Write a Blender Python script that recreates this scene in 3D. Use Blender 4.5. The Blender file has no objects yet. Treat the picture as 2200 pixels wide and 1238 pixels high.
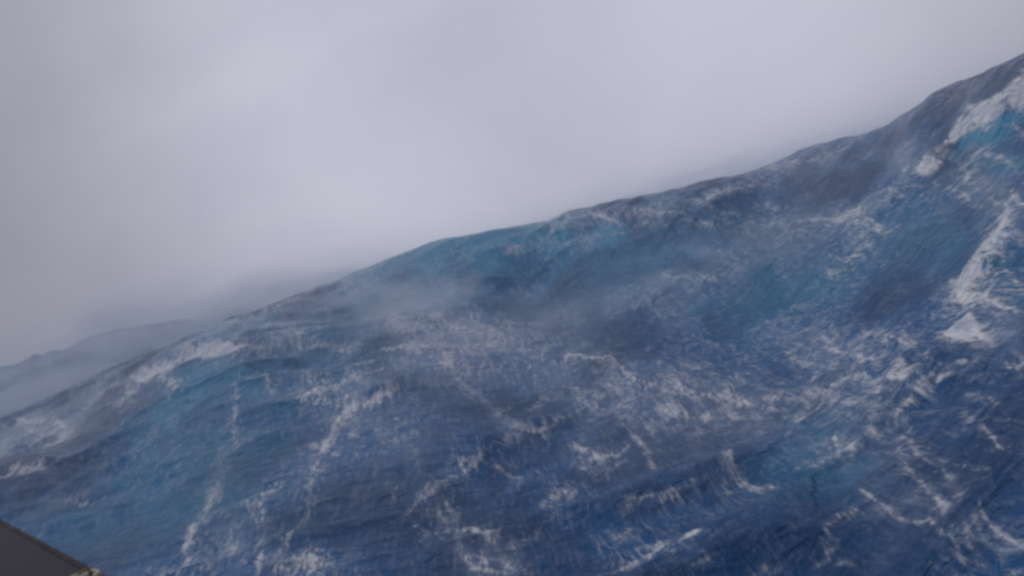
import bpy, math, random
import numpy as np
from mathutils import Vector, Matrix

# ------------------------------------------------------------------ camera, sky, sun, exposure
sc = bpy.context.scene
CZ = 6.0                                   # eye height above the mean water in metres
ROLL = math.radians(16.0)
F = 1905.0                                 # focal length in photo pixels (2200 wide)
PITCH = math.radians(-2.43)
cam_d = bpy.data.cameras.new('camera'); cam = bpy.data.objects.new('camera', cam_d)
sc.collection.objects.link(cam); sc.camera = cam
cam_d.sensor_width = 36.0; cam_d.lens = 36.0 * F / 2200.0
cam_d.clip_start = 0.05; cam_d.clip_end = 5000
fwd = Vector((0, math.cos(PITCH), math.sin(PITCH)))
right0 = Vector((1, 0, 0)); up0 = right0.cross(fwd)
# the boat heels: the horizon climbs to the right, so the camera's right axis dips below level
right = right0 * math.cos(ROLL) - up0 * math.sin(ROLL)
up = up0 * math.cos(ROLL) + right0 * math.sin(ROLL)
M = Matrix((right, up, -fwd)).transposed().to_4x4(); M.translation = Vector((0, 0, CZ))
cam.matrix_world = M
cam_d.dof.use_dof = False

sc.view_settings.view_transform = 'Standard'; sc.view_settings.look = 'None'
sc.view_settings.gamma = 1; sc.view_settings.exposure = 0.06
sc.cycles.filter_width = 3.2               # the soft focus of a wet compact camera
sc.cycles.volume_bounces = 1; sc.cycles.max_bounces = 6
sc.cycles.use_denoising = True

SUN_EL, SUN_AZ = math.radians(52), math.radians(-35)      # a bright patch behind thick cloud, ahead and to the left
w = bpy.data.worlds.new('World'); sc.world = w; w.use_nodes = True
nt = w.node_tree; nt.nodes.clear(); L = nt.links
out = nt.nodes.new('ShaderNodeOutputWorld')
sky = nt.nodes.new('ShaderNodeTexSky'); sky.sky_type = 'NISHITA'; sky.sun_disc = False
sky.sun_elevation = SUN_EL; sky.sun_rotation = SUN_AZ; sky.dust_density = 4
bg1 = nt.nodes.new('ShaderNodeBackground'); bg1.inputs['Strength'].default_value = 0.06
L.new(sky.outputs[0], bg1.inputs[0])
tc = nt.nodes.new('ShaderNodeTexCoord')
mp = nt.nodes.new('ShaderNodeMapping'); mp.inputs['Scale'].default_value = (1.0, 1.0, 1.25); mp.inputs['Location'].default_value = (5.6, 2.4, 0.7)
L.new(tc.outputs['Generated'], mp.inputs[0])
n1 = nt.nodes.new('ShaderNodeTexNoise'); n1.inputs['Scale'].default_value = 2.6; n1.inputs['Detail'].default_value = 6.0
n1.inputs['Roughness'].default_value = 0.48; n1.inputs['Distortion'].default_value = 0.5
L.new(mp.outputs[0], n1.inputs['Vector'])
cr = nt.nodes.new('ShaderNodeValToRGB'); L.new(n1.outputs[0], cr.inputs[0])
cr.color_ramp.elements[0].position = 0.30; cr.color_ramp.elements[0].color = (0.40, 0.405, 0.49, 1)
cr.color_ramp.elements[1].position = 0.68; cr.color_ramp.elements[1].color = (0.525, 0.52, 0.605, 1)
bg2 = nt.nodes.new('ShaderNodeBackground'); bg2.inputs['Strength'].default_value = 1.17
# cloud brightest ahead, darkening all round: lens vignette painted into the sky
dt = nt.nodes.new('ShaderNodeVectorMath'); dt.operation = 'DOT_PRODUCT'
L.new(tc.outputs['Generated'], dt.inputs[0]); dt.inputs[1].default_value = (fwd + right * (1180 - 1100) / F + up * (619 - 190) / F).normalized()
mr = nt.nodes.new('ShaderNodeMapRange'); mr.interpolation_type = 'SMOOTHSTEP'
mr.inputs[1].default_value = 0.79; mr.inputs[2].default_value = 0.99; mr.inputs[3].default_value = 0.53; mr.inputs[4].default_value = 1.03
L.new(dt.outputs['Value'], mr.inputs[0])
mx = nt.nodes.new('ShaderNodeVectorMath'); mx.operation = 'SCALE'
L.new(cr.outputs[0], mx.inputs[0]); L.new(mr.outputs[0], mx.inputs['Scale']); L.new(mx.outputs[0], bg2.inputs[0])
ms = nt.nodes.new('ShaderNodeMixShader'); ms.inputs[0].default_value = 0.94
L.new(bg1.outputs[0], ms.inputs[1]); L.new(bg2.outputs[0], ms.inputs[2]); L.new(ms.outputs[0], out.inputs[0])

sd = bpy.data.lights.new('sun', 'SUN'); sd.energy = 0.9; sd.angle = math.radians(20); sd.color = (1, 0.96, 0.9)
so = bpy.data.objects.new('sun', sd); sc.collection.objects.link(so)
sdir = Vector((math.sin(SUN_AZ) * math.cos(SUN_EL), math.cos(SUN_AZ) * math.cos(SUN_EL), math.sin(SUN_EL)))
so.rotation_euler = sdir.to_track_quat('Z', 'Y').to_euler()

# ------------------------------------------------------------------ helpers
FW = np.array(fwd); RT = np.array(right); UP = np.array(up)
def rays(p):
    """unit directions through photo pixels p (n,2)"""
    p = np.asarray(p, float).reshape(-1, 2)
    d = FW[None] + ((p[:, :1] - 1100) / F) * RT[None] + ((619 - p[:, 1:]) / F) * UP[None]
    return d / np.linalg.norm(d, axis=1, keepdims=True)
def at(px, py, r):
    d = rays([(px, py)])[0]; h = math.hypot(d[0], d[1])
    return (d[0] / h * r, d[1] / h * r, CZ + d[2] / h * r)
rng = np.random.default_rng(7)
def smooth(a, b, x):
    t = np.clip((x - a) / (b - a), 0, 1); return t * t * (3 - 2 * t)

# ------------------------------------------------------------------ the water: big swell from surveyed heights
C = []
RIDGE = [(-200,985,84),(0,905,80),(120,850,77),(250,790,74),(500,688,66),(640,632,62),(750,590,59),(860,548,57),(950,514,55),(1100,489,53),(1250,458,51),
         (1400,418,49),(1600,370,46),(1750,314,43),(1900,272,39),(2000,208,35),(2100,158,32),(2200,113,29),(2330,70,27)]
for p in RIDGE: C.append(at(*p))
for p in RIDGE:                                          # lee side and the trough behind the big wave
    x, y, z = at(*p); r = p[2]
    for dr, dz in ((9, -1.3), (22, -4.0), (45, -7.0)):
        k = (r + dr) / r; C.append((x * k, y * k, z + dz))
FAR = [(-250,885,238),(0,797,232),(60,772,231),(110,757,230),(160,742,229),(200,722,228),(260,708,226),(310,702,225),(360,690,224),(400,685,222),(520,664,222)]
for p in FAR: C.append(at(*p))
for x, y, z in [at(*p) for p in FAR]:
    C.append((x * 1.22, y * 1.22, z - 9)); C.append((x * .82, y * .82, z - 9))
FACE = [(-150,1050,50),(-150,1250,30),(0,1000,46),(0,1120,33),(0,1238,25),
        (150,930,52),(150,1000,40),(150,1120,29),(150,1238,22.5),
        (330,800,56),(330,860,43),(330,960,34),(330,1100,26),(330,1238,20),
        (520,753,46),(520,800,38),(520,900,31),(520,1050,24),(520,1238,18),
        (720,640,54),(720,700,47),(720,740,41),(720,800,35),(720,920,27),(720,1060,21),(720,1238,16.5),
        (920,560,52),(920,650,46),(920,738,37),(920,850,29),(920,1000,22),(920,1238,15.5),
        (1150,560,48),(1150,650,43),(1150,740,35),(1150,860,27.5),(1150,1000,21),(1150,1238,14.5),
        (1400,500,44),(1400,600,39),(1400,700,33),(1400,800,27),(1400,950,21),(1400,1100,16.5),(1400,1238,13.5),
        (1650,450,41),(1650,560,35),(1650,680,29),(1650,830,23),(1650,980,17.8),(1650,1238,12.2),
        (1880,350,36),(1880,450,31),(1880,540,27.5),(1880,680,22.5),(1880,820,18.5),(1880,1000,14.5),(1880,1238,11),
        (2060,270,30),(2060,400,25.5),(2060,560,21),(2060,720,17.3),(2060,800,15.7),(2060,950,13),(2060,1238,9.8),
        (2200,210,26),(2200,330,23),(2200,500,19),(2200,700,15.5),(2200,900,12.3),(2200,1238,9),
        (2400,300,21),(2400,700,14),(2400,1238,8)]
for p in FACE: C.append(at(*p))
for a in range(0, 360, 30):
    for r, z in ((3, 0.7), (7, 0.6)):
        C.append((r * math.sin(math.radians(a)), r * math.cos(math.radians(a)), z))
for a in list(range(60, 301, 20)):
    for r in (15, 30, 60, 110, 200, 320, 480, 620):
        t = math.radians(a); C.append((r * math.sin(t), r * math.cos(t), 0.6 + 3 * math.sin(r / 17.0 + a * .03) * smooth(5, 60, r)))
for a in range(-50, 60, 10):
    for r in (320, 420, 520, 620):
        t = math.radians(a); C.append((r * math.sin(t), r * math.cos(t), 1 + 3.2 * math.sin(r / 15.0 + a * .07)))
for a in (0, 12, 25, 38, 50):
    for r, z in ((140, 1.), (180, 5.0), (235, -1.)):
        t = math.radians(a); C.append((r * math.sin(t), r * math.cos(t), z))
C = np.array(C, float)
# drop near-duplicates
keep = []
for i in range(len(C)):
    if all((C[i, 0] - C[j, 0]) ** 2 + (C[i, 1] - C[j, 1]) ** 2 > 1.0 for j in keep): keep.append(i)
C = C[keep]
def wpt(x, y):          # log-polar warp so that near and far detail get equal weight
    r = np.hypot(x, y) + 3.0
    lr = np.log(r); return x / r * lr, y / r * lr
def tps(d2): return np.where(d2 > 1e-12, 0.5 * d2 * np.log(np.maximum(d2, 1e-12)), 0)
cu, cv = wpt(C[:, 0], C[:, 1]); n = len(C)
K = tps((cu[:, None] - cu) ** 2 + (cv[:, None] - cv) ** 2) + np.eye(n) * 3e-4
P = np.stack([np.ones(n), cu, cv], 1)
A = np.block([[K, P], [P.T, np.zeros((3, 3))]])
W = np.linalg.solve(A, np.concatenate([C[:, 2], [0, 0, 0]]))
def z_rbf(x, y):
    sh = x.shape; u, v = wpt(x.ravel(), y.ravel()); o = np.empty(u.size)
    for s in range(0, u.size, 60000):
        a, b = u[s:s + 60000], v[s:s + 60000]
        d2 = (a[:, None] - cu) ** 2 + (b[:, None] - cv) ** 2
        o[s:s + 60000] = tps(d2) @ W[:n] + W[n] + W[n + 1] * a + W[n + 2] * b
    return o.reshape(sh)
def march(pts, fn, r0=6.0, r1=260.0, nst=500):
    d = rays(pts); h = np.hypot(d[:, 0], d[:, 1])
    rr = r0 * (r1 / r0) ** (np.arange(nst) / (nst - 1.0))
    X = d[:, :1] / h[:, None] * rr; Y = d[:, 1:2] / h[:, None] * rr
    Z = CZ + (d[:, 2] / h)[:, None] * rr
    below = Z < fn(X, Y)
    hit = below.any(1); i = np.clip(below.argmax(1), 1, nst - 1)
    r = (rr[i] + rr[i - 1]) / 2
    return np.stack([d[:, 0] / h * r, d[:, 1] / h * r], 1), hit
# secondary crests that ride on the swell: polyline in the photo, height (m), steep width, gentle width (m)
CREST = [([(225,900),(270,850),(330,805),(400,768),(460,752),(520,754)], .95, 1.0, 4.5),
         ([(520,756),(620,748),(720,742),(820,742),(925,740)], .6, 1.1, 4.5),
         ([(2330,150),(2200,195),(2120,240),(2060,290),(2000,352),(1975,380)], .35, .5, 2.0),
         ([(1400,650),(1480,620),(1600,590),(1760,545),(1860,540)], .45, 1.3, 3.5),
         ([(870,1112),(935,1042),(1030,982),(1130,935),(1265,878)], .38, .7, 2.4),
         ([(1290,1110),(1390,1080),(1480,1058),(1600,1025),(1690,1000)], .36, .6, 2.2),
         ([(2150,790),(2060,782),(1990,828),(1940,885),(1922,930)], .42, .5, 1.6),
         ([(1540,1238),(1600,1190),(1780,1160),(1850,1110)], .3, .5, 1.8),
         ([(745,872),(800,856),(870,830),(960,800)], .3, .8, 2.6),
         ([(0,925),(60,900),(120,905)], .5, 1.5, 4.0),
         ([(0,1022),(60,1000),(110,985)], .5, 1.0, 3.0),
         ([(860,548),(920,520),(960,513),(1000,512)], .12, 1.6, 3.0),
         ([(1290,452),(1420,462),(1500,480),(1600,492)], .35, .9, 2.5),
         ([(1240,765),(1350,800),(1480,846),(1640,852),(1800,822),(1950,790)], .28, .6, 2.0),
         ([(2200,560),(2110,600),(2060,640)], .35, .5, 1.4)]
CW = []
for pts, h, ws, wg in CREST:
    q, ok = march(pts, z_rbf); q = q[ok]
    if len(q) > 1: CW.append((q, h, ws, wg))
def z_base(x, y):
    z = z_rbf(x, y)
    for q, h, ws, wg in CW:
        lo = q.min(0) - 4 * wg; hi = q.max(0) + 4 * wg
        m = (x > lo[0]) & (x < hi[0]) & (y > lo[1]) & (y < hi[1])
        if not m.any(): continue
        xs, ys = x[m], y[m]; best = np.full(xs.shape, 1e9); sg = np.zeros(xs.shape); along = np.zeros(xs.shape)
        nseg = len(q) - 1
        for k in range(nseg):
            a, b = q[k], q[k + 1]; ab = b - a; l2 = ab @ ab + 1e-9
            tt = ((xs - a[0]) * ab[0] + (ys - a[1]) * ab[1]) / l2; t = np.clip(tt, 0, 1)
            dx, dy = xs - a[0] - t * ab[0], ys - a[1] - t * ab[1]; dd = np.hypot(dx, dy)
            b_ = dd < best; best = np.where(b_, dd, best)
            mr_ = a + ab * .5; nrm = mr_ / np.linalg.norm(mr_)
            sg = np.where(b_, dx * nrm[0] + dy * nrm[1], sg); along = np.where(b_, (k + t) / nseg, along)
        s = smooth(-ws * .4, ws * .4, sg)
        wd = ws * (1 - s) + wg * s
        z[m] += h * np.exp(-(best / wd) ** 2) * (0.25 + .75 * np.sin(np.pi * np.clip(along, .04, .96)) ** .5)
    return z

# grid: polar fan round the ship, finest ahead where waves are near
fa = np.arange(-44, 44.001, .066); ba = np.arange(45.2, 314.9, 1.8)
az = np.radians(np.concatenate([fa, ba])); na = len(az)
rr = [1.5]
while rr[-1] < 590:
    r = rr[-1]; rr.append(r * (1.03 if r < 8.5 else 1.0030 if r < 64 else 1.0065 if r < 110 else 1.013))
rr = np.array(rr); nr = len(rr)
AZ, RR = np.meshgrid(az, rr)
X = RR * np.sin(AZ); Y = RR * np.cos(AZ)
# swell on a coarser fan first, then interpolated (it is smooth)
Zb = np.empty_like(X); cs = 4
ci = np.unique(np.concatenate([np.arange(0, len(fa), cs), [len(fa) - 1]])); ri = np.unique(np.concatenate([np.arange(0, nr, cs), [nr - 1]]))
Zc = z_base(X[np.ix_(ri, ci)], Y[np.ix_(ri, ci)])
tmp = np.stack([np.interp(np.arange(len(fa)), ci, row) for row in Zc])
for j in range(len(fa)): Zb[:, j] = np.interp(np.arange(nr), ri, tmp[:, j])
Zb[:, len(fa):] = z_base(X[:, len(fa):], Y[:, len(fa):])

# bring the top of the big wave to its surveyed height everywhere along its length
rp = np.array([(p[0], p[1]) for p in RIDGE], float)
px_ = np.linspace(rp[0, 0], rp[-1, 0], 200); dd = rays(np.stack([px_, np.interp(px_, rp[:, 0], rp[:, 1])], 1))
raz = np.degrees(np.arctan2(dd[:, 0], dd[:, 1])); rel = dd[:, 2] / np.hypot(dd[:, 0], dd[:, 1]); o_ = np.argsort(raz)
want = np.interp(fa, raz[o_], rel[o_]); kern = np.exp(-np.linspace(-2.5, 2.5, 19) ** 2); kern /= kern.sum()
sel = (rr > 14) & (rr < 105); nf = len(fa)
for it in range(3):
    el = (Zb[sel][:, :nf] - CZ) / RR[sel][:, :nf]; im = el.argmax(0); rmx = rr[sel][im]
    err = want - el.max(0); pad = np.pad(np.stack([err, rmx]), ((0, 0), (9, 9)), mode='edge')
    err = np.convolve(pad[0], kern, 'valid'); rmx = np.convolve(pad[1], kern, 'valid')
    wr = np.exp(-(np.log(RR[:, :nf] / rmx[None]) / .22) ** 2) * smooth(0, 4, np.minimum(fa + 44, 44 - fa))[None]
    Zb[:, :nf] += err[None] * RR[:, :nf] * wr

# ------------------------------------------------------------------ foam, painted spray-veil and painted crest-glow maps on the water
maps = {k: np.zeros(X.shape, np.float32) for k in ('foam', 'veil', 'teal')}
lr = np.log(rr)
def z_fast(x, y):
    a = np.degrees(np.arctan2(x, y)); r = np.hypot(x, y)
    j = np.clip((a + 44) / .066, 0, len(fa) - 1.001); i = np.interp(np.log(r), lr, np.arange(nr))
    j0 = j.astype(int); i0 = np.minimum(i.astype(int), nr - 2); fj = j - j0; fi = i - i0
    return (Zb[i0, j0] * (1 - fi) + Zb[i0 + 1, j0] * fi) * (1 - fj) + (Zb[i0, j0 + 1] * (1 - fi) + Zb[i0 + 1, j0 + 1] * fi) * fj
def stamp(kind, pts, wd, amp, jit=.5, taper=True):
    pts = np.asarray(pts, float)
    seg = np.hypot(*np.diff(pts, axis=0).T); tot = seg.sum(); nn = max(2, int(tot / (wd * .45)) + 1)
    s = np.linspace(0, tot, nn); cum = np.concatenate([[0], np.cumsum(seg)])
    q = np.stack([np.interp(s, cum, pts[:, 0]), np.interp(s, cum, pts[:, 1])], 1)
    ph = rng.uniform(0, 6.28, 4)
    wob = np.sin(s / 31 + ph[0]) + .7 * np.sin(s / 13 + ph[1]) + .5 * np.sin(s / 6 + ph[2])
    t = np.gradient(q, axis=0); t /= np.linalg.norm(t, axis=1, keepdims=True) + 1e-9
    q = q + np.stack([-t[:, 1], t[:, 0]], 1) * (wob * jit * wd * .45)[:, None] + rng.normal(0, jit * wd * .15, q.shape)
    ww = wd * (1 + .35 * np.sin(s / 22 + ph[3]) + rng.normal(0, .18, nn)).clip(.45, 1.8)
    aa = amp * (1 + .22 * np.sin(s / 40 + ph[0] * 2) + .22 * np.sin(s / 15 + ph[1] * 3)).clip(.45, 1.15)
    if taper:
        e = np.minimum(s, tot - s) / (tot * .5 + 1e-9); ww = ww * (.6 + .4 * np.sqrt(e)); aa = aa * (.7 + .3 * e ** .5)
    hitp, ok = march(q, z_fast)
    for k in range(nn):
        if not ok[k]: continue
        p = hitp[k]; r0 = math.hypot(*p); a0 = math.atan2(p[0], p[1]); e = .01 * r0
        zs = z_fast(np.array([p[0], p[0] + e, p[0]]), np.array([p[1], p[1], p[1] + e]))
        gx, gy = (zs[1] - zs[0]) / e, (zs[2] - zs[0]) / e
        # pixel metric on the surface at this point
        P0 = np.array([p[0], p[1], zs[0] - CZ])
        def pix(v):
            dz = v @ FW; return np.array([v @ RT / dz, -(v @ UP) / dz]) * F
        b = pix(P0)
        J = np.stack([(pix(P0 + np.array([e, 0, gx * e])) - b) / e, (pix(P0 + np.array([0, e, gy * e])) - b) / e], 1)
        wpx = ww[k]
        ha = 2.6 * wpx / F * 1.25
        jr = np.linalg.norm(J @ (p / r0)); jr = max(jr, F / r0 * .10)
        hr = min(2.6 * wpx / jr, r0 * .25)
        j0, j1 = int((math.degrees(a0 - ha) + 44) / .066), int((math.degrees(a0 + ha) + 44) / .066) + 2
        i0, i1 = np.searchsorted(rr, r0 - hr), np.searchsorted(rr, r0 + hr)
        j0 = max(0, j0); j1 = min(len(fa), j1)
        if j1 <= j0 or i1 <= i0: continue
        dx = X[i0:i1, j0:j1] - p[0]; dy = Y[i0:i1, j0:j1] - p[1]
        u = (J[0, 0] * dx + J[0, 1] * dy) / wpx; v = (J[1, 0] * dx + J[1, 1] * dy) / wpx
        rad = (dx * p[0] + dy * p[1]) / r0 / hr * 2.6
        g = aa[k] * np.exp(-np.maximum(u * u + v * v, rad * rad * .5))
        m = maps[kind][i0:i1, j0:j1]; np.maximum(m, g, out=m)

FOAM = [
 ([(2330,110),(2200,185),(2130,225),(2075,268),(2025,320),(1985,362)], 17, 1.2),
 ([(1985,370),(1940,408),(1870,440),(1800,465),(1700,482),(1560,472)], 9, .50),
 ([(2030,320),(2080,370),(2110,415),(2150,440)], 14, .62), ([(2120,250),(2170,265),(2200,290)], 10, .6),
 ([(2060,350),(2110,330),(2160,340),(2195,380)], 9, .62), ([(1990,390),(2050,410),(2110,440)], 10, .5),
 ([(2155,440),(2150,490),(2120,535),(2090,570)], 13, .9), ([(2150,460),(2165,480)], 16, .8),
 ([(2095,572),(2066,600),(2068,628),(2105,648)], 17, 1.1), ([(2040,600),(2060,640),(2100,655)], 14, .95),
 ([(2110,640),(2160,662),(2205,690)], 11, .72), ([(2018,732),(2060,710),(2090,694),(2102,722)], 13, 1.1),
 ([(2092,700),(2130,745),(2155,775)], 12, .85), ([(2160,590),(2200,600)], 9, .8),
 ([(2200,792),(2120,784),(2055,783),(2005,815),(1965,850),(1942,885),(1920,930),(1932,980)], 11, .85),
 ([(1930,975),(1970,1035),(2015,1090),(2065,1150),(2105,1200),(2125,1245)], 12, .62),
 ([(1930,930),(1990,985),(2050,1050),(2100,1120),(2140,1190),(2160,1240)], 16, .55),
 ([(2130,1110),(2170,1180),(2200,1238)], 14, .5),
 ([(1215,760),(1265,763),(1310,770),(1340,792),(1362,818)], 9, .85), ([(1320,780),(1300,820),(1330,845)], 10, .6),
 ([(1362,818),(1420,838),(1480,845),(1560,850),(1640,850),(1720,840),(1800,820),(1860,812)], 13, .72),
 ([(1870,812),(1915,815),(1950,790)], 15, .95), ([(1780,738),(1830,752),(1870,780)], 11, .7), ([(1850,700),(1890,712),(1960,745),(1992,764)], 9, .66),
 ([(1940,722),(1972,748)], 8, .85), ([(1690,760),(1760,790),(1820,800)], 10, .5), ([(1640,870),(1720,880),(1800,870),(1880,860)], 13, .55),
 ([(1400,870),(1480,890),(1560,880),(1640,890)], 14, .5), ([(1790,925),(1800,962),(1835,958)], 10, .8), ([(1855,915),(1885,942)], 6, .95),
 ([(1730,985),(1760,1005)], 7, .8), ([(1560,972),(1585,996)], 5, .9), ([(1240,830),(1290,870),(1350,890),(1400,920)], 12, .5),
 ([(970,992),(1050,962),(1150,930),(1215,905),(1270,872)], 6.5, .66), ([(1060,875),(1120,920),(1180,945)], 9, .5),
 ([(868,1112),(900,1074),(935,1042),(985,1010),(1035,978)], 8, .85), ([(935,1045),(970,1090),(1002,1130)], 9, .55),
 ([(1040,980),(1080,1000),(1110,1022)], 8, .7), ([(880,1115),(925,1150),(965,1130)], 9, .65), ([(905,1090),(945,1110),(990,1120)], 14, .5),
 ([(960,1135),(1010,1150),(1055,1158),(1082,1200),(1140,1238)], 12, .85), ([(990,1200),(1040,1215),(1080,1235)], 16, .6),
 ([(1160,1075),(1205,1055),(1260,1035)], 6, .66), ([(1345,1096),(1390,1080),(1440,1075),(1485,1055)], 7, .72),
 ([(1228,958),(1280,976),(1330,962),(1352,948)], 7, .78), ([(1330,895),(1362,930),(1392,960),(1402,1000)], 8, .66), ([(1300,1018),(1345,980)], 7, .62),
 ([(1130,880),(1180,860),(1210,850)], 7, .5), ([(1400,1084),(1460,1070),(1500,1046)], 7, .6), ([(1555,1060),(1592,1030),(1640,1036),(1668,1046)], 9, .68),
 ([(1700,1010),(1760,985),(1810,975)], 6, .5), ([(1768,1132),(1800,1112),(1842,1095)], 10, .85), ([(1850,1058),(1882,1080),(1912,1106),(1950,1125)], 6, .9),
 ([(1950,1125),(1990,1135),(2030,1160),(2065,1188)], 7, .75), ([(2100,932),(2150,960),(2190,985)], 6, .85), ([(2060,890),(2120,920)], 7, .6),
 ([(2060,1010),(2120,1020),(2180,1060)], 9, .5), ([(2140,1100),(2200,1130)], 7, .7), ([(2050,840),(2120,870),(2200,920)], 8, .45),
 ([(1740,1205),(1780,1170),(1805,1135)], 9, .65), ([(1790,1205),(1835,1212)], 10, .8), ([(1450,1152),(1492,1138)], 9, .8), ([(1430,1190),(1450,1180)], 7, .7),
 ([(1268,1240),(1320,1215),(1372,1190),(1425,1150)], 11, .72), ([(1100,1180),(1160,1150),(1200,1110)], 8, .5), ([(1340,1150),(1400,1130)], 7, .5),
 ([(1480,1238),(1540,1220)], 10, .6), ([(1610,1238),(1680,1215)], 9, .55), ([(1240,960),(1250,1000),(1290,1020)], 7, .5),
 ([(522,752),(470,748),(430,753),(390,772),(350,794),(302,820)], 13, 1.05), ([(302,822),(272,850),(232,896)], 8, .8), ([(350,796),(368,826),(395,852)], 13, .68),
 ([(514,765),(508,830),(510,870),(504,920),(496,960)], 8, .52), ([(492,1000),(462,1040),(442,1088),(412,1150),(392,1200),(374,1240)], 13, .80),
 ([(445,1060),(460,1050)], 12, .8), ([(440,1180),(400,1225)], 14, .6), ([(612,1035),(570,1060),(552,1100)], 6, .6), ([(560,1050),(570,1075)], 5, .9),
 ([(545,1060),(565,1120),(566,1180),(556,1240)], 8, .7), ([(530,1080),(548,1120)], 6, .7), ([(480,1150),(520,1180)], 12, .45), ([(600,1120),(572,1170)], 9, .5),
 ([(868,830),(802,856),(748,872)], 9, .75), ([(735,876),(760,868)], 13, .9), ([(738,880),(712,920),(702,958),(682,1000),(664,1045)], 7, .68),
 ([(664,1045),(668,1070),(642,1110),(622,1158),(610,1200)], 9, .66), ([(530,757),(620,746),(700,741),(770,739)], 6.5, .72), ([(770,739),(850,743),(925,738)], 5, .72),
 ([(570,790),(580,830),(600,860)], 8, .45), ([(650,800),(670,830),(700,860)], 9, .5), ([(620,870),(665,850),(705,812)], 8, .6), ([(690,852),(760,812),(830,790)], 5, .6),
 ([(745,800),(790,775),(850,770)], 8, .5), ([(925,738),(960,772),(988,812),(1012,842)], 7, .58), ([(780,830),(760,800)], 9, .5),
 ([(0,1022),(50,1002),(98,990)], 13, .95), ([(0,925),(50,902),(120,906),(160,935)], 9, .68), ([(88,962),(150,936),(182,914)], 9, .7), ([(0,960),(60,925),(140,915)], 9, .5),
 ([(180,880),(260,830),(330,800)], 7, .5), ([(200,905),(300,860)], 7, .35), ([(600,1222),(680,1208),(725,1235)], 13, .75), ([(640,1180),(700,1190)], 10, .5),
 ([(120,1095),(180,1080),(260,1062)], 5, .5), ([(430,980),(560,930),(640,905)], 5, .42), ([(600,1000),(660,960),(760,930)], 6, .4), ([(820,1060),(860,1050)], 7, .6),
 ([(1150,484),(1220,468),(1290,460),(1335,474)], 6.5, .72), ([(1320,455),(1400,450),(1465,462),(1500,480),(1560,495),(1620,500)], 6.5, .62), ([(1440,452),(1500,430),(1560,412),(1625,398)], 7, .55),
 ([(1340,480),(1400,475),(1440,485)], 7, .5), ([(1500,440),(1560,460),(1600,475)], 8, .5), ([(1545,500),(1640,505),(1740,500)], 8, .45), ([(555,662),(600,656),(650,640)], 6, .7), ([(470,702),(540,682)], 7, .6),
 ([(480,735),(560,725),(660,715)], 5, .4), ([(840,690),(920,686),(990,700),(1060,690)], 7, .5), ([(1040,700),(1090,730)], 6, .5), ([(1060,690),(1130,700)], 5, .55),
 ([(1200,520),(1280,500),(1380,490)], 5, .4), ([(1090,545),(1120,535)], 5, .6), ([(1420,590),(1480,600),(1560,590)], 6, .4), ([(1790,565),(1840,550),(1900,560)], 8, .5),
 ([(1850,470),(1900,500),(1990,520)], 6, .42), ([(1780,590),(1810,575)], 8, .6), ([(1980,420),(2020,450),(2060,470)], 7, .45), ([(2170,420),(2200,440)], 9, .6),
 ([(0,790),(100,762),(180,738),(230,730)], 4, .5), ([(215,738),(235,735)], 5, .9), ([(1580,380),(1700,350),(1800,325),(1830,322)], 4, .45), ([(1700,430),(1760,415),(1830,400)], 5, .38),
 ([(1620,440),(1700,450)], 6, .4), ([(2000,215),(2080,178),(2200,120)], 6, .5)]
VEIL = [
 ([(1160,770),(1260,830),(1380,880),(1520,900),(1700,890),(1860,860)], 75, .62), ([(760,650),(860,690),(960,730),(1100,720),(1250,700)], 80, .90),
 ([(700,560),(750,610),(822,672),(882,716),(950,772),(1022,842),(1100,930)], 18, .75), ([(900,560),(935,610),(980,680),(1000,700)], 13, .45), ([(690,640),(750,700),(760,760)], 22, .5),
 ([(830,668),(870,700),(900,730)], 24, 1.2), ([(1120,640),(1180,660),(1380,640),(1500,600),(1700,520),(1850,470)], 40, .55), ([(800,800),(900,830),(1000,800),(1120,820)], 55, .5),
 ([(0,960),(120,890),(260,810),(400,740),(560,690)], 36, .75), ([(0,870),(150,840),(300,780)], 34, .8), ([(560,700),(660,680),(760,690)], 40, .6), ([(420,740),(520,720),(640,735)], 24, .6),
 ([(700,900),(820,900),(900,1000)], 60, .3), ([(1280,960),(1400,1000),(1560,960)], 60, .35), ([(1700,930),(1850,960),(1960,1080),(2080,1160)], 55, .45), ([(960,1120),(1000,1190),(1100,1225)], 40, .6),
 ([(420,1120),(520,1160),(600,1200)], 45, .4), ([(2060,380),(2140,400),(2180,480)], 40, .5), ([(2100,600),(2150,700),(2190,750)], 34, .5), ([(1650,720),(1780,760),(1880,750)], 45, .35),
 ([(1600,380),(1750,350),(1900,330),(1960,350)], 26, .45), ([(1300,450),(1500,430)], 20, .4), ([(80,930),(170,915)], 30, .5), ([(1600,480),(1760,480),(1900,440)], 22, .45), ([(640,1050),(700,960),(740,880)], 22, .35)]
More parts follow.
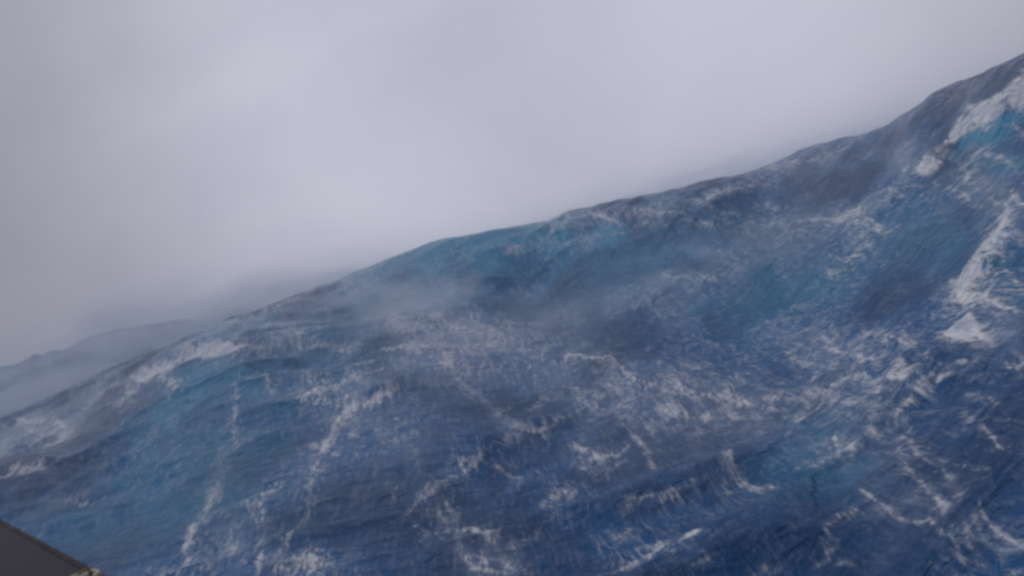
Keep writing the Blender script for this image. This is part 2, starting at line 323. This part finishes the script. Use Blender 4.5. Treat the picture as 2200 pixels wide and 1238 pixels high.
TEAL = [([(1450,640),(1700,620),(1950,500)], 110, .42), ([(600,800),(800,640),(1100,600)], 100, .38), ([(100,1150),(400,1080),(600,900)], 130, .40), ([(1000,620),(1300,580),(1600,520)], 80, .35), ([(2100,480),(2180,620)], 90, .38), ([(1650,1000),(1800,980)], 70, .30), ([(560,800),(700,770),(760,830)], 50, .45), ([(860,548),(940,528),(1060,520),(1200,512),(1320,505)], 42, 1.15), ([(640,625),(750,590),(900,550)], 22, .75), ([(2230,225),(2150,262),(2090,300),(2050,340)], 30, 1.0), ([(1200,560),(1400,560),(1500,530)], 30, .55),
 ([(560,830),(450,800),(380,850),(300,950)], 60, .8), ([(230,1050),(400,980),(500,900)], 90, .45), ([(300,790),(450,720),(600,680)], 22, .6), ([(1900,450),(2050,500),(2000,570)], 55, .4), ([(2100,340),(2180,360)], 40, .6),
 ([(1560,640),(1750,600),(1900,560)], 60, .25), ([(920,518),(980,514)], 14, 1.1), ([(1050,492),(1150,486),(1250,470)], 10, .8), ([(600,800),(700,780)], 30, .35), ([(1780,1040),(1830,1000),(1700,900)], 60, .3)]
for p, wd, a in FOAM:
    if a > 1: stamp('foam', p, wd, a * 1.25, jit=.3, taper=False)
    else:
        stamp('foam', p, wd * .8, a * 1.0, jit=.85)
        stamp('foam', p, wd * 2.1, a * .52, jit=.6)          # thin froth spread either side of each line
for p, wd, a in VEIL: stamp('veil', p, wd, a, jit=.25)
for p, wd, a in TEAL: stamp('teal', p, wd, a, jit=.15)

# ------------------------------------------------------------------ wind waves riding on the swell
Xd, Yd, Zd = X.copy(), Y.copy(), Zb.copy()
wrng = random.Random(11)
grp = .75 + .35 * np.sin(X * .11 + 1.3 * np.sin(Y * .07)) * np.sin(Y * .13 + .6)
far = 1 + 1.8 * smooth(60, 160, RR)
NW = 64
for k in range(NW):
    lam = .55 * (11 / .55) ** (k / (NW - 1.0)) * wrng.uniform(.93, 1.07)
    th = math.radians(90 + 10 + wrng.gauss(0, 30 if lam < 1.5 else 19))       # crests run across the view, slightly oblique
    kk = 2 * math.pi / lam; kx, ky = kk * math.cos(th), kk * math.sin(th)
    a = .044 / kk * (1.0 if lam < 1.2 else .9 if lam < 4.5 else .42)
    gain = 1 + .6 * smooth(22, 36, RR) * (1 - smooth(10, 20, np.degrees(np.arctan2(X, Y)))) - .35 * smooth(16, 24, np.degrees(np.arctan2(X, Y))) * smooth(20, 28, RR) if 1.2 <= lam else 1.0      # steeper chop high on the face
    fade = smooth(.9, 2.0, lam / (RR * .0075 + .05)) if lam < 4 else 1.0     # waves finer than the mesh stay in the bump
    ph = kx * X + ky * Y + wrng.uniform(0, 6.28) + .5 * np.sin(X * .3 / lam + Y * .17 / lam + k)
    A_ = a * grp * fade * far * gain; cph = np.cos(ph); sph = np.sin(ph)
    Zd += A_ * cph; Xd -= .8 * A_ * sph * kx / kk; Yd -= .8 * A_ * sph * ky / kk

# streak coordinates: foam is drawn out downwind, towards the ship and off to the right
azd = np.degrees(AZ); azd = np.where(azd > 180, azd - 360, azd)
ang = math.radians(3.0)
along = X * (-np.sin(ang)) + Y * np.cos(ang)
cross = X * np.cos(ang) + Y * np.sin(ang)

nv = nr * na
co = np.stack([Xd, Yd, Zd], -1).reshape(-1, 3).astype(np.float32)
co = np.concatenate([co, [[0, 0, float(Zd[0].mean())]]]).astype(np.float32)
i = np.arange(nr - 1)[:, None] * na; j = np.arange(na)[None]; jn = (j + 1) % na
quads = np.stack([i + j, i + na + j, i + na + jn, i + jn], -1).reshape(-1, 4)[:, ::-1]
tris = np.stack([np.full(na, nv), (np.arange(na) + 1) % na, np.arange(na)], -1)
nq, ntri = len(quads), len(tris)
me = bpy.data.meshes.new('water')
me.vertices.add(nv + 1); me.vertices.foreach_set('co', co.ravel())
me.loops.add(nq * 4 + ntri * 3); me.loops.foreach_set('vertex_index', np.concatenate([quads.ravel(), tris.ravel()]).astype(np.int32))
me.polygons.add(nq + ntri)
me.polygons.foreach_set('loop_start', np.concatenate([np.arange(nq) * 4, nq * 4 + np.arange(ntri) * 3]).astype(np.int32))
me.polygons.foreach_set('use_smooth', np.ones(nq + ntri, bool))
me.update(calc_edges=True)
nrm = me.polygons[nq // 2].normal
if nrm.z < 0: me.flip_normals()
def add_attr(name, arr):
    at_ = me.attributes.new(name, 'FLOAT_VECTOR', 'POINT')
    at_.data.foreach_set('vector', np.concatenate([arr.reshape(-1, 3), [[0, 0, 0]]]).astype(np.float32).ravel())
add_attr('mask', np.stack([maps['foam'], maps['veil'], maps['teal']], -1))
add_attr('streak', np.stack([cross, along, Zd * .0], -1))
hgt = np.clip((Zd - Zb) * 1.2 + .5, 0, 1)
add_attr('crestness', np.stack([hgt, hgt, hgt], -1))
water = bpy.data.objects.new('water', me); sc.collection.objects.link(water)
water['kind'] = 'structure'; water['label'] = 'storm blown deep blue sea with foam streaks and high swell'

# ------------------------------------------------------------------ node helper
class NB:
    def __init__(s, name):
        s.m = bpy.data.materials.new(name); s.m.use_nodes = True; s.t = s.m.node_tree; s.t.nodes.clear()
        s.out = s.t.nodes.new('ShaderNodeOutputMaterial')
    def n(s, typ, **kw):
        o = s.t.nodes.new(typ)
        for k, v in kw.items():
            if k.startswith('i_'):
                key = k[2:].replace('_', ' ')
                o.inputs[int(key) if key.isdigit() else key].default_value = v
            else: setattr(o, k, v)
        return o
    def l(s, a, b): s.t.links.new(a, b)
    def math(s, op, a, b=None, c=None, clamp=False):
        o = s.t.nodes.new('ShaderNodeMath'); o.operation = op; o.use_clamp = clamp
        for q, v in enumerate((a, b, c)):
            if v is None: continue
            if isinstance(v, (int, float)): o.inputs[q].default_value = v
            else: s.l(v, o.inputs[q])
        return o.outputs[0]
    def rng(s, v, a, b, c=0., d=1., sm=True):
        o = s.t.nodes.new('ShaderNodeMapRange')
        if sm: o.interpolation_type = 'SMOOTHSTEP'
        for q, x in enumerate((v, a, b, c, d)):
            if isinstance(x, (int, float)): o.inputs[q].default_value = x
            else: s.l(x, o.inputs[q])
        return o.outputs[0]
    def mix(s, f, a, b):
        o = s.t.nodes.new('ShaderNodeMix'); o.data_type = 'RGBA'
        for sock, v in ((o.inputs[0], f), (o.inputs[6], a), (o.inputs[7], b)):
            if isinstance(v, (int, float, tuple)): sock.default_value = v
            else: s.l(v, sock)
        return o.outputs[2]

# ------------------------------------------------------------------ water material
b = NB('storm_water')
am = b.n('ShaderNodeAttribute', attribute_name='mask'); ast = b.n('ShaderNodeAttribute', attribute_name='streak'); ac = b.n('ShaderNodeAttribute', attribute_name='crestness')
sep = b.n('ShaderNodeSeparateXYZ'); b.l(am.outputs['Vector'], sep.inputs[0]); foam, veil, teal = sep.outputs
def noise(vec, scale, sx, sy, detail=4, rough=.6, dist=0., off=0.):
    m = b.n('ShaderNodeMapping'); m.inputs['Scale'].default_value = (sx, sy, 1); m.inputs['Location'].default_value = (off, off * 1.7, 0); b.l(vec, m.inputs[0])
    t = b.n('ShaderNodeTexNoise', noise_dimensions='2D'); t.inputs['Scale'].default_value = scale; t.inputs['Detail'].default_value = detail; t.inputs['Roughness'].default_value = rough
    t.inputs['Distortion'].default_value = dist; b.l(m.outputs[0], t.inputs['Vector']); return t.outputs[0]
sv = ast.outputs['Vector']
nA = noise(sv, 1.0, 4.4, .75, 6, .65, .3)                # drawn-out foam flecks
nB = noise(sv, 1.0, 13., 1.9, 4, .6, .2, 7.3)
nC = noise(sv, .22, 1.0, .6, 4, .55, .4, 3.1)            # broad patches
nD = noise(sv, 1.0, 1.3, 1.2, 6, .65, .9, 11.)              # isotropic break-up
def ridge(v, k): return b.math('SUBTRACT', 1.0, b.math('MULTIPLY', b.math('ABSOLUTE', b.math('SUBTRACT', v, .5)), k), clamp=True)
nE = noise(sv, 1.0, 2.0, .9, 5, .62, 1.0, 51.); nG = noise(sv, 1.0, 8.5, 3.2, 5, .65, .8, 61.)
N = b.math('ADD', b.math('MULTIPLY', nA, .34), b.math('ADD', b.math('MULTIPLY', nB, .26), b.math('MULTIPLY', nD, .10)))
N = b.math('ADD', N, b.math('ADD', b.math('MULTIPLY', ridge(nE, 7.), .17), b.math('MULTIPLY', ridge(nG, 6.), .13)))
# thin random wind streaks everywhere
N = b.math('MULTIPLY_ADD', N, 2.1, -.56)
nW = noise(sv, .33, 1.0, .55, 5, .6, 1.4, 21.)          # warped sheets whose mid-level makes a lace of thin foam lines
lace = b.math('SUBTRACT', 1.0, b.math('MULTIPLY', b.math('ABSOLUTE', b.math('SUBTRACT', nW, .5)), 26.0), clamp=True)
nW2 = noise(sv, .8, 1.0, .7, 4, .6, 1.2, 33.)
lace2 = b.math('SUBTRACT', 1.0, b.math('MULTIPLY', b.math('ABSOLUTE', b.math('SUBTRACT', nW2, .5)), 20.0), clamp=True)
patch = b.rng(nC, .36, .66)
thin = b.math('ADD', b.math('MULTIPLY', patch, .30), b.math('MULTIPLY', b.math('MAXIMUM', lace, b.math('MULTIPLY', lace2, .8)), b.math('MULTIPLY_ADD', patch, .22, .12)))
Ft = b.math('ADD', b.math('ADD', foam, b.math('MULTIPLY', veil, .30)), thin)
thr = b.math('SUBTRACT', .76, b.math('MULTIPLY', Ft, .42))
fm = b.rng(b.math('SUBTRACT', N, thr), -.16, .30)
fm = b.math('MULTIPLY', fm, b.rng(Ft, .05, 1.25, .14, .90))
fine = noise(sv, 1.0, 15., 1.3, 4, .6, .3, 41.)           # hair-thin streaks of blown froth, everywhere but faint
fin = b.math('MULTIPLY', b.rng(b.math('MULTIPLY_ADD', fine, .6, b.math('MULTIPLY', nD, .4)), .50, .66), b.math('MULTIPLY_ADD', patch, .15, .07))
fm = b.math('MAXIMUM', fm, fin)
soft = b.math('MULTIPLY', b.rng(foam, .12, 1.0), b.math('MULTIPLY_ADD', nA, .48, .0))
fm = b.math('MAXIMUM', fm, soft)
# veil: milky water, and drifting mist painted into its colour as a pale tint
vn = b.rng(b.math('ADD', b.math('MULTIPLY', nC, .5), b.math('MULTIPLY', nA, .5)), .30, .72, .35, 1.1)
vl = b.math('MULTIPLY', b.math('MULTIPLY', veil, vn), .95, clamp=True)
deep = b.mix(b.rng(nC, .35, .65), (.003, .050, .165, 1), (.005, .110, .32, 1))
tl = b.math('MULTIPLY', teal, b.rng(nD, .2, .7, .8, 1.4), clamp=True)  # light through thin crests painted as teal; wide stamps tint water bluer
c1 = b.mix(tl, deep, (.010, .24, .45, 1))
c2 = b.mix(vl, c1, (.30, .40, .60, 1))
pw = b.n('ShaderNodeBsdfPrincipled'); b.l(c2, pw.inputs['Base Color']); pw.inputs['Roughness'].default_value = .14; pw.inputs['IOR'].default_value = 1.33; pw.inputs['Specular IOR Level'].default_value = .21
pf = b.n('ShaderNodeBsdfPrincipled'); b.l(b.mix(b.rng(b.math('MULTIPLY_ADD', nB, .5, b.math('MULTIPLY', nE, .5)), .40, .60), (.50, .57, .70, 1), (.88, .89, .93, 1)), pf.inputs['Base Color']); pf.inputs['Roughness'].default_value = .85; pf.inputs['Specular IOR Level'].default_value = .2
# bumps: short ripples across the wind plus capillary chop
geo = b.n('ShaderNodeNewGeometry')
r1 = noise(sv, 1.0, 1.8, 3.3, 5, .62, .5, 1.)
r2 = noise(sv, 1.0, 7.0, 9.0, 4, .6, .3, 5.)
hb = b.math('ADD', b.math('MULTIPLY', r1, .22), b.math('ADD', b.math('MULTIPLY_ADD', nB, .012, b.math('MULTIPLY_ADD', nA, .055, b.math('MULTIPLY', r2, .045))), b.math('MULTIPLY', fm, .045)))
bp = b.n('ShaderNodeBump'); bp.inputs['Strength'].default_value = .8; bp.inputs['Distance'].default_value = 1.0; b.l(hb, bp.inputs['Height'])
b.l(bp.outputs[0], pw.inputs['Normal']); b.l(bp.outputs[0], pf.inputs['Normal'])
mxs = b.n('ShaderNodeMixShader'); b.l(fm, mxs.inputs[0]); b.l(pw.outputs[0], mxs.inputs[1]); b.l(pf.outputs[0], mxs.inputs[2])
b.l(mxs.outputs[0], b.out.inputs[0])
me.materials.append(b.m)

# ------------------------------------------------------------------ the boat the photo was taken from
def solid(name, col, rough=.6, bump=0.0, spots=.0):
    q = NB(name); p = q.n('ShaderNodeBsdfPrincipled'); p.inputs['Specular IOR Level'].default_value = .25
    tcn = q.n('ShaderNodeTexCoord'); t = q.n('ShaderNodeTexNoise'); t.inputs['Scale'].default_value = 9; t.inputs['Detail'].default_value = 6; q.l(tcn.outputs['Object'], t.inputs['Vector'])
    f = q.rng(t.outputs[0], .3, .7)
    q.l(q.mix(f, tuple(c * (1 - spots) for c in col) + (1,), tuple(min(1, c * (1 + spots)) for c in col) + (1,)), p.inputs['Base Color'])
    q.l(q.rng(t.outputs[0], .3, .7, max(.05, rough - spots), min(1, rough + spots)), p.inputs['Roughness'])
    if bump:
        t2 = q.n('ShaderNodeTexNoise'); t2.inputs['Scale'].default_value = 160; q.l(tcn.outputs['Object'], t2.inputs['Vector'])
        bb = q.n('ShaderNodeBump'); bb.inputs['Strength'].default_value = bump; bb.inputs['Distance'].default_value = .004; q.l(t2.outputs[0], bb.inputs['Height']); q.l(bb.outputs[0], p.inputs['Normal'])
    q.l(p.outputs[0], q.out.inputs[0]); return q.m
M_GREY = solid('dark_grey_paint', (.027, .028, .037), .9, 0, .01)
M_TRIM = solid('edge_rubber', (.022, .012, .018), .9, .2, .2)
M_HULL = solid('hull_paint', (.55, .56, .58), .35, 0, .05)
M_ROPE = solid('cream_rope', (.42, .40, .33), .9, .6, .18)
M_BLACK = solid('black_metal', (.012, .012, .013), .4, 0, .2)
M_BROWN = solid('brown_whipping', (.14, .085, .075), .85, .3, .2)
import bmesh
def mesh_obj(name, bm, mat, parent=None, smooth_=True, bevel=0):
    m = bpy.data.meshes.new(name); bmesh.ops.recalc_face_normals(bm, faces=bm.faces); bm.to_mesh(m); bm.free(); m.materials.append(mat)
    for p in m.polygons: p.use_smooth = smooth_
    o = bpy.data.objects.new(name, m); sc.collection.objects.link(o)
    if parent is not None: o.parent = parent
    if bevel:
        md = o.modifiers.new('bevel', 'BEVEL'); md.width = bevel; md.segments = 4; md.limit_method = 'ANGLE'
    return o
DROP = .8
def on_deck(px, py):
    d = rays([(px, py)])[0]; t = -DROP / d[2]; return np.array([d[0] * t, d[1] * t])
EA, EB = on_deck(0, 1120), on_deck(215, 1238)
ed = (EB - EA) / np.linalg.norm(EB - EA); en = np.array([-ed[1], ed[0]])
if en @ (-EA) < 0: en = -en                     # inboard, towards the photographer
def frame(s, t, z=0.0):                         # s along the edge from EB (aft positive), t inboard
    p = EB + ed * s + en * t; return (p[0], p[1], CZ - DROP + z)
boat = bpy.data.objects.new('boat', None); boat.location = (0, 0, 0); sc.collection.objects.link(boat)
boat['label'] = 'dark grey roof edge of the boat in the bottom left corner above the sea'; boat['category'] = 'boat'
def prism(poly, z0, z1):
    bm = bmesh.new(); lo = [bm.verts.new(frame(s, t, z0)) for s, t in poly]; hi = [bm.verts.new(frame(s, t, z1)) for s, t in poly]
    bm.faces.new(lo); bm.faces.new(hi)
    for q in range(len(poly)): bm.faces.new((lo[q], lo[(q + 1) % len(poly)], hi[(q + 1) % len(poly)], hi[q]))
    return bm
LB, LS, WB = 5.5, 6.0, 2.6
mesh_obj('roof', prism([(-LB, .012), (LS, .012), (LS, WB), (-LB, WB)], -.06, 0), M_GREY, boat, False, .015)
def tube(path, rad, seg=12, closed=False):
    bm = bmesh.new(); path = [Vector(p) for p in path]; n_ = len(path); rings = []
    for q in range(n_):
        if closed: t = (path[(q + 1) % n_] - path[q - 1]).normalized()
        else: t = (path[min(q + 1, n_ - 1)] - path[max(q - 1, 0)]).normalized()
        s = t.cross(Vector((0, 0, 1)))
        if s.length < 1e-4: s = Vector((1, 0, 0))
        s.normalize(); u = s.cross(t)
        rings.append([bm.verts.new(path[q] + rad * (math.cos(2 * math.pi * k / seg) * s + math.sin(2 * math.pi * k / seg) * u)) for k in range(seg)])
    for q in range(n_ if closed else n_ - 1):
        a_, b_ = rings[q], rings[(q + 1) % n_]
        for k in range(seg): bm.faces.new((a_[k], a_[(k + 1) % seg], b_[(k + 1) % seg], b_[k]))
    if not closed: bm.faces.new(rings[0]); bm.faces.new(rings[-1])
    return bm
mesh_obj('edge_trim', tube([frame(s, 0, -.022) for s in np.linspace(-LB, LS, 30)], .026), M_TRIM, boat)
mesh_obj('cabin_side', prism([(-LB + .1, .10), (LS - .1, .10), (LS - .1, WB - .1), (-LB + .1, WB - .1)], -1.9, -.062), M_HULL, boat, False, .03)
bm = bmesh.new(); secs = []
for s in np.linspace(-9.0, 8.0, 24):
    k = min(1, max(.03, ((s + 9.0) / 6.0) ** .6)); hw = 2.1 * k; c = WB / 2
    zt = -1.86 + .6 * (1 - k)
    secs.append([bm.verts.new(frame(s, c + x, z)) for x, z in ((-hw, zt), (-hw * .97, -3.2), (-hw * .72, -5.4), (-.06, -6.8), (.06, -6.8), (hw * .72, -5.4), (hw * .97, -3.2), (hw, zt))])
for q in range(23):
    for k in range(8): bm.faces.new((secs[q][k], secs[q][(k + 1) % 8], secs[q + 1][(k + 1) % 8], secs[q + 1][k]))
bm.faces.new(secs[0]); bm.faces.new(secs[-1])
mesh_obj('hull', bm, M_HULL, boat, False)
# black mooring post at the roof's edge with a cream rope made fast round it
pc = on_deck(186, 1268)
def ring(r, z): return [(r * math.cos(2 * math.pi * k / 28), r * math.sin(2 * math.pi * k / 28), z) for k in range(28)]
bm = bmesh.new(); prev = None
for r, z in ((.085, 0.003), (.085, .012), (.040, .02), (.034, .03), (.034, .036), (.022, .038), (.001, .038)):
    cur = [bm.verts.new((pc[0] + x, pc[1] + y, CZ - DROP + zz)) for x, y, zz in ring(r, z)]
    if prev: [bm.faces.new((prev[k], prev[(k + 1) % 28], cur[(k + 1) % 28], cur[k])) for k in range(28)]
    prev = cur
mesh_obj('mooring_post', bm, M_BLACK, boat)
rc = bpy.data.objects.new('rope_coil', None); rc.location = (pc[0], pc[1], CZ - DROP + .012); sc.collection.objects.link(rc)
rc['label'] = 'cream rope wound in tight turns on the dark grey boat roof edge'; rc['category'] = 'rope'
path = []
for k in range(200):
    t = k / 199 * 1.9 * 2 * math.pi; path.append((.053 * math.cos(t), .053 * math.sin(t), .012 + .0205 * t / 6.283))
mesh_obj('coil', tube(path, .0115, 10), M_ROPE, rc)
path = [(.035 - .02 * u + .03 * math.sin(u * 9), -.07 + .14 * u,   .050 + .004 * math.sin(u * 3.1)) for u in np.linspace(.25, .7, 20)]
mesh_obj('rope_end', tube(path, .0095, 10), M_BROWN, rc)

# ------------------------------------------------------------------ spindrift: torn spray hanging over the crests
sp = NB('spindrift'); tcs = sp.n('ShaderNodeTexCoord')
ln = sp.n('ShaderNodeVectorMath', operation='LENGTH'); sp.l(tcs.outputs['Object'], ln.inputs[0])
fo = sp.rng(ln.outputs['Value'], 0.15, 1.0, 1.0, 0.0)
ms_ = sp.n('ShaderNodeMapping'); ms_.inputs['Scale'].default_value = (5.5, 1.1, 2.0); sp.l(tcs.outputs['Object'], ms_.inputs[0])
oi = sp.n('ShaderNodeObjectInfo'); ad = sp.n('ShaderNodeVectorMath', operation='ADD'); sp.l(ms_.outputs[0], ad.inputs[0]); sp.l(oi.outputs['Location'], ad.inputs[1])
ns_ = sp.n('ShaderNodeTexNoise'); ns_.inputs['Scale'].default_value = 1.0; ns_.inputs['Detail'].default_value = 3; ns_.inputs['Distortion'].default_value = .5; sp.l(ad.outputs[0], ns_.inputs['Vector'])
dn = sp.math('MULTIPLY', sp.math('MULTIPLY', fo, fo), sp.rng(ns_.outputs[0], .42, .68))
oc = sp.n('ShaderNodeAttribute', attribute_type='OBJECT', attribute_name='spray_density')
pvs = sp.n('ShaderNodeVolumePrincipled'); pvs.inputs['Color'].default_value = (.80, .88, 1, 1); sp.l(sp.math('MULTIPLY', dn, oc.outputs['Fac']), pvs.inputs['Density'])
sp.l(pvs.outputs[0], sp.out.inputs['Volume'])
def spindrift(px, py, r, size, rz, dens, lift=.5, label=''):
    x, y, z = at(px, py, r); bm = bmesh.new(); bmesh.ops.create_icosphere(bm, subdivisions=3, radius=1)
    o = mesh_obj('spindrift', bm, sp.m, None, True); o.location = (x, y, z + lift); o.scale = size; o.rotation_euler = (0, 0, math.radians(rz))
    o['kind'] = 'stuff'; o['spray_density'] = dens; o['label'] = label
    return o
spindrift(860, 690, 40, (3.4, 13, 2.4), 20, .30, .3, 'pale spray blown down the face of the middle wave')
spindrift(1120, 700, 38, (14, 8, 2.2), -10, .09, .0, 'thin spray spread low across the middle wave')
spindrift(180, 830, 86, (38, 12, 4.2), 6, .26, .8, 'white spindrift torn off the crest at the left')
spindrift(430, 700, 80, (26, 10, 3.2), 0, .20, .5, 'spindrift smoking behind the left crest')
spindrift(60, 960, 44, (10, 6, 2), 0, .16, .3, 'spray over the near crest at the left edge')
spindrift(1640, 520, 36, (11, 5, 1.8), -14, .14, .1, 'thin spray over the right hand swell')

spindrift(740, 640, 50, (2.4, 9, 2.0), 22, .46, .3, 'streak of spray trailing down from the middle crest')
spindrift(980, 640, 44, (2.0, 8, 1.8), 14, .36, .3, 'faint streak of spray right of the middle crest')
spindrift(1500, 395, 49, (14, 5, 1.5), -12, .10, .3, 'thin spindrift along the right hand skyline')
spindrift(640, 640, 66, (14, 6, 1.6), -4, .08, .3, 'thin spindrift along the skyline of the middle crest')
spindrift(100, 800, 150, (80, 22, 9), 0, .09, 2, 'bank of spray between the left crest and the distant wave')

# ------------------------------------------------------------------ haze: wind-driven spray in the air
h = NB('sea_haze'); pv = h.n('ShaderNodeVolumePrincipled')
pv.inputs['Color'].default_value = (.74, .86, 1.0, 1); pv.inputs['Density'].default_value = .0021; pv.inputs['Anisotropy'].default_value = .15
h.l(pv.outputs[0], h.out.inputs['Volume'])
zmin, zmax = float(Zd.min()), float(Zd.max())
bm = bmesh.new(); bmesh.ops.create_cube(bm, size=1)
hz = mesh_obj('haze', bm, h.m, None, False)
hz.scale = (1300, 1300, max(zmax, CZ) + 1.5 - (zmin - 1)); hz.location = (0, 0, (max(zmax, CZ) + 1.5 + zmin - 1) / 2)
hz['kind'] = 'stuff'; hz['label'] = 'pale grey spray haze lying over the sea'
print('DBG', nr, na, nv, zmin, zmax)
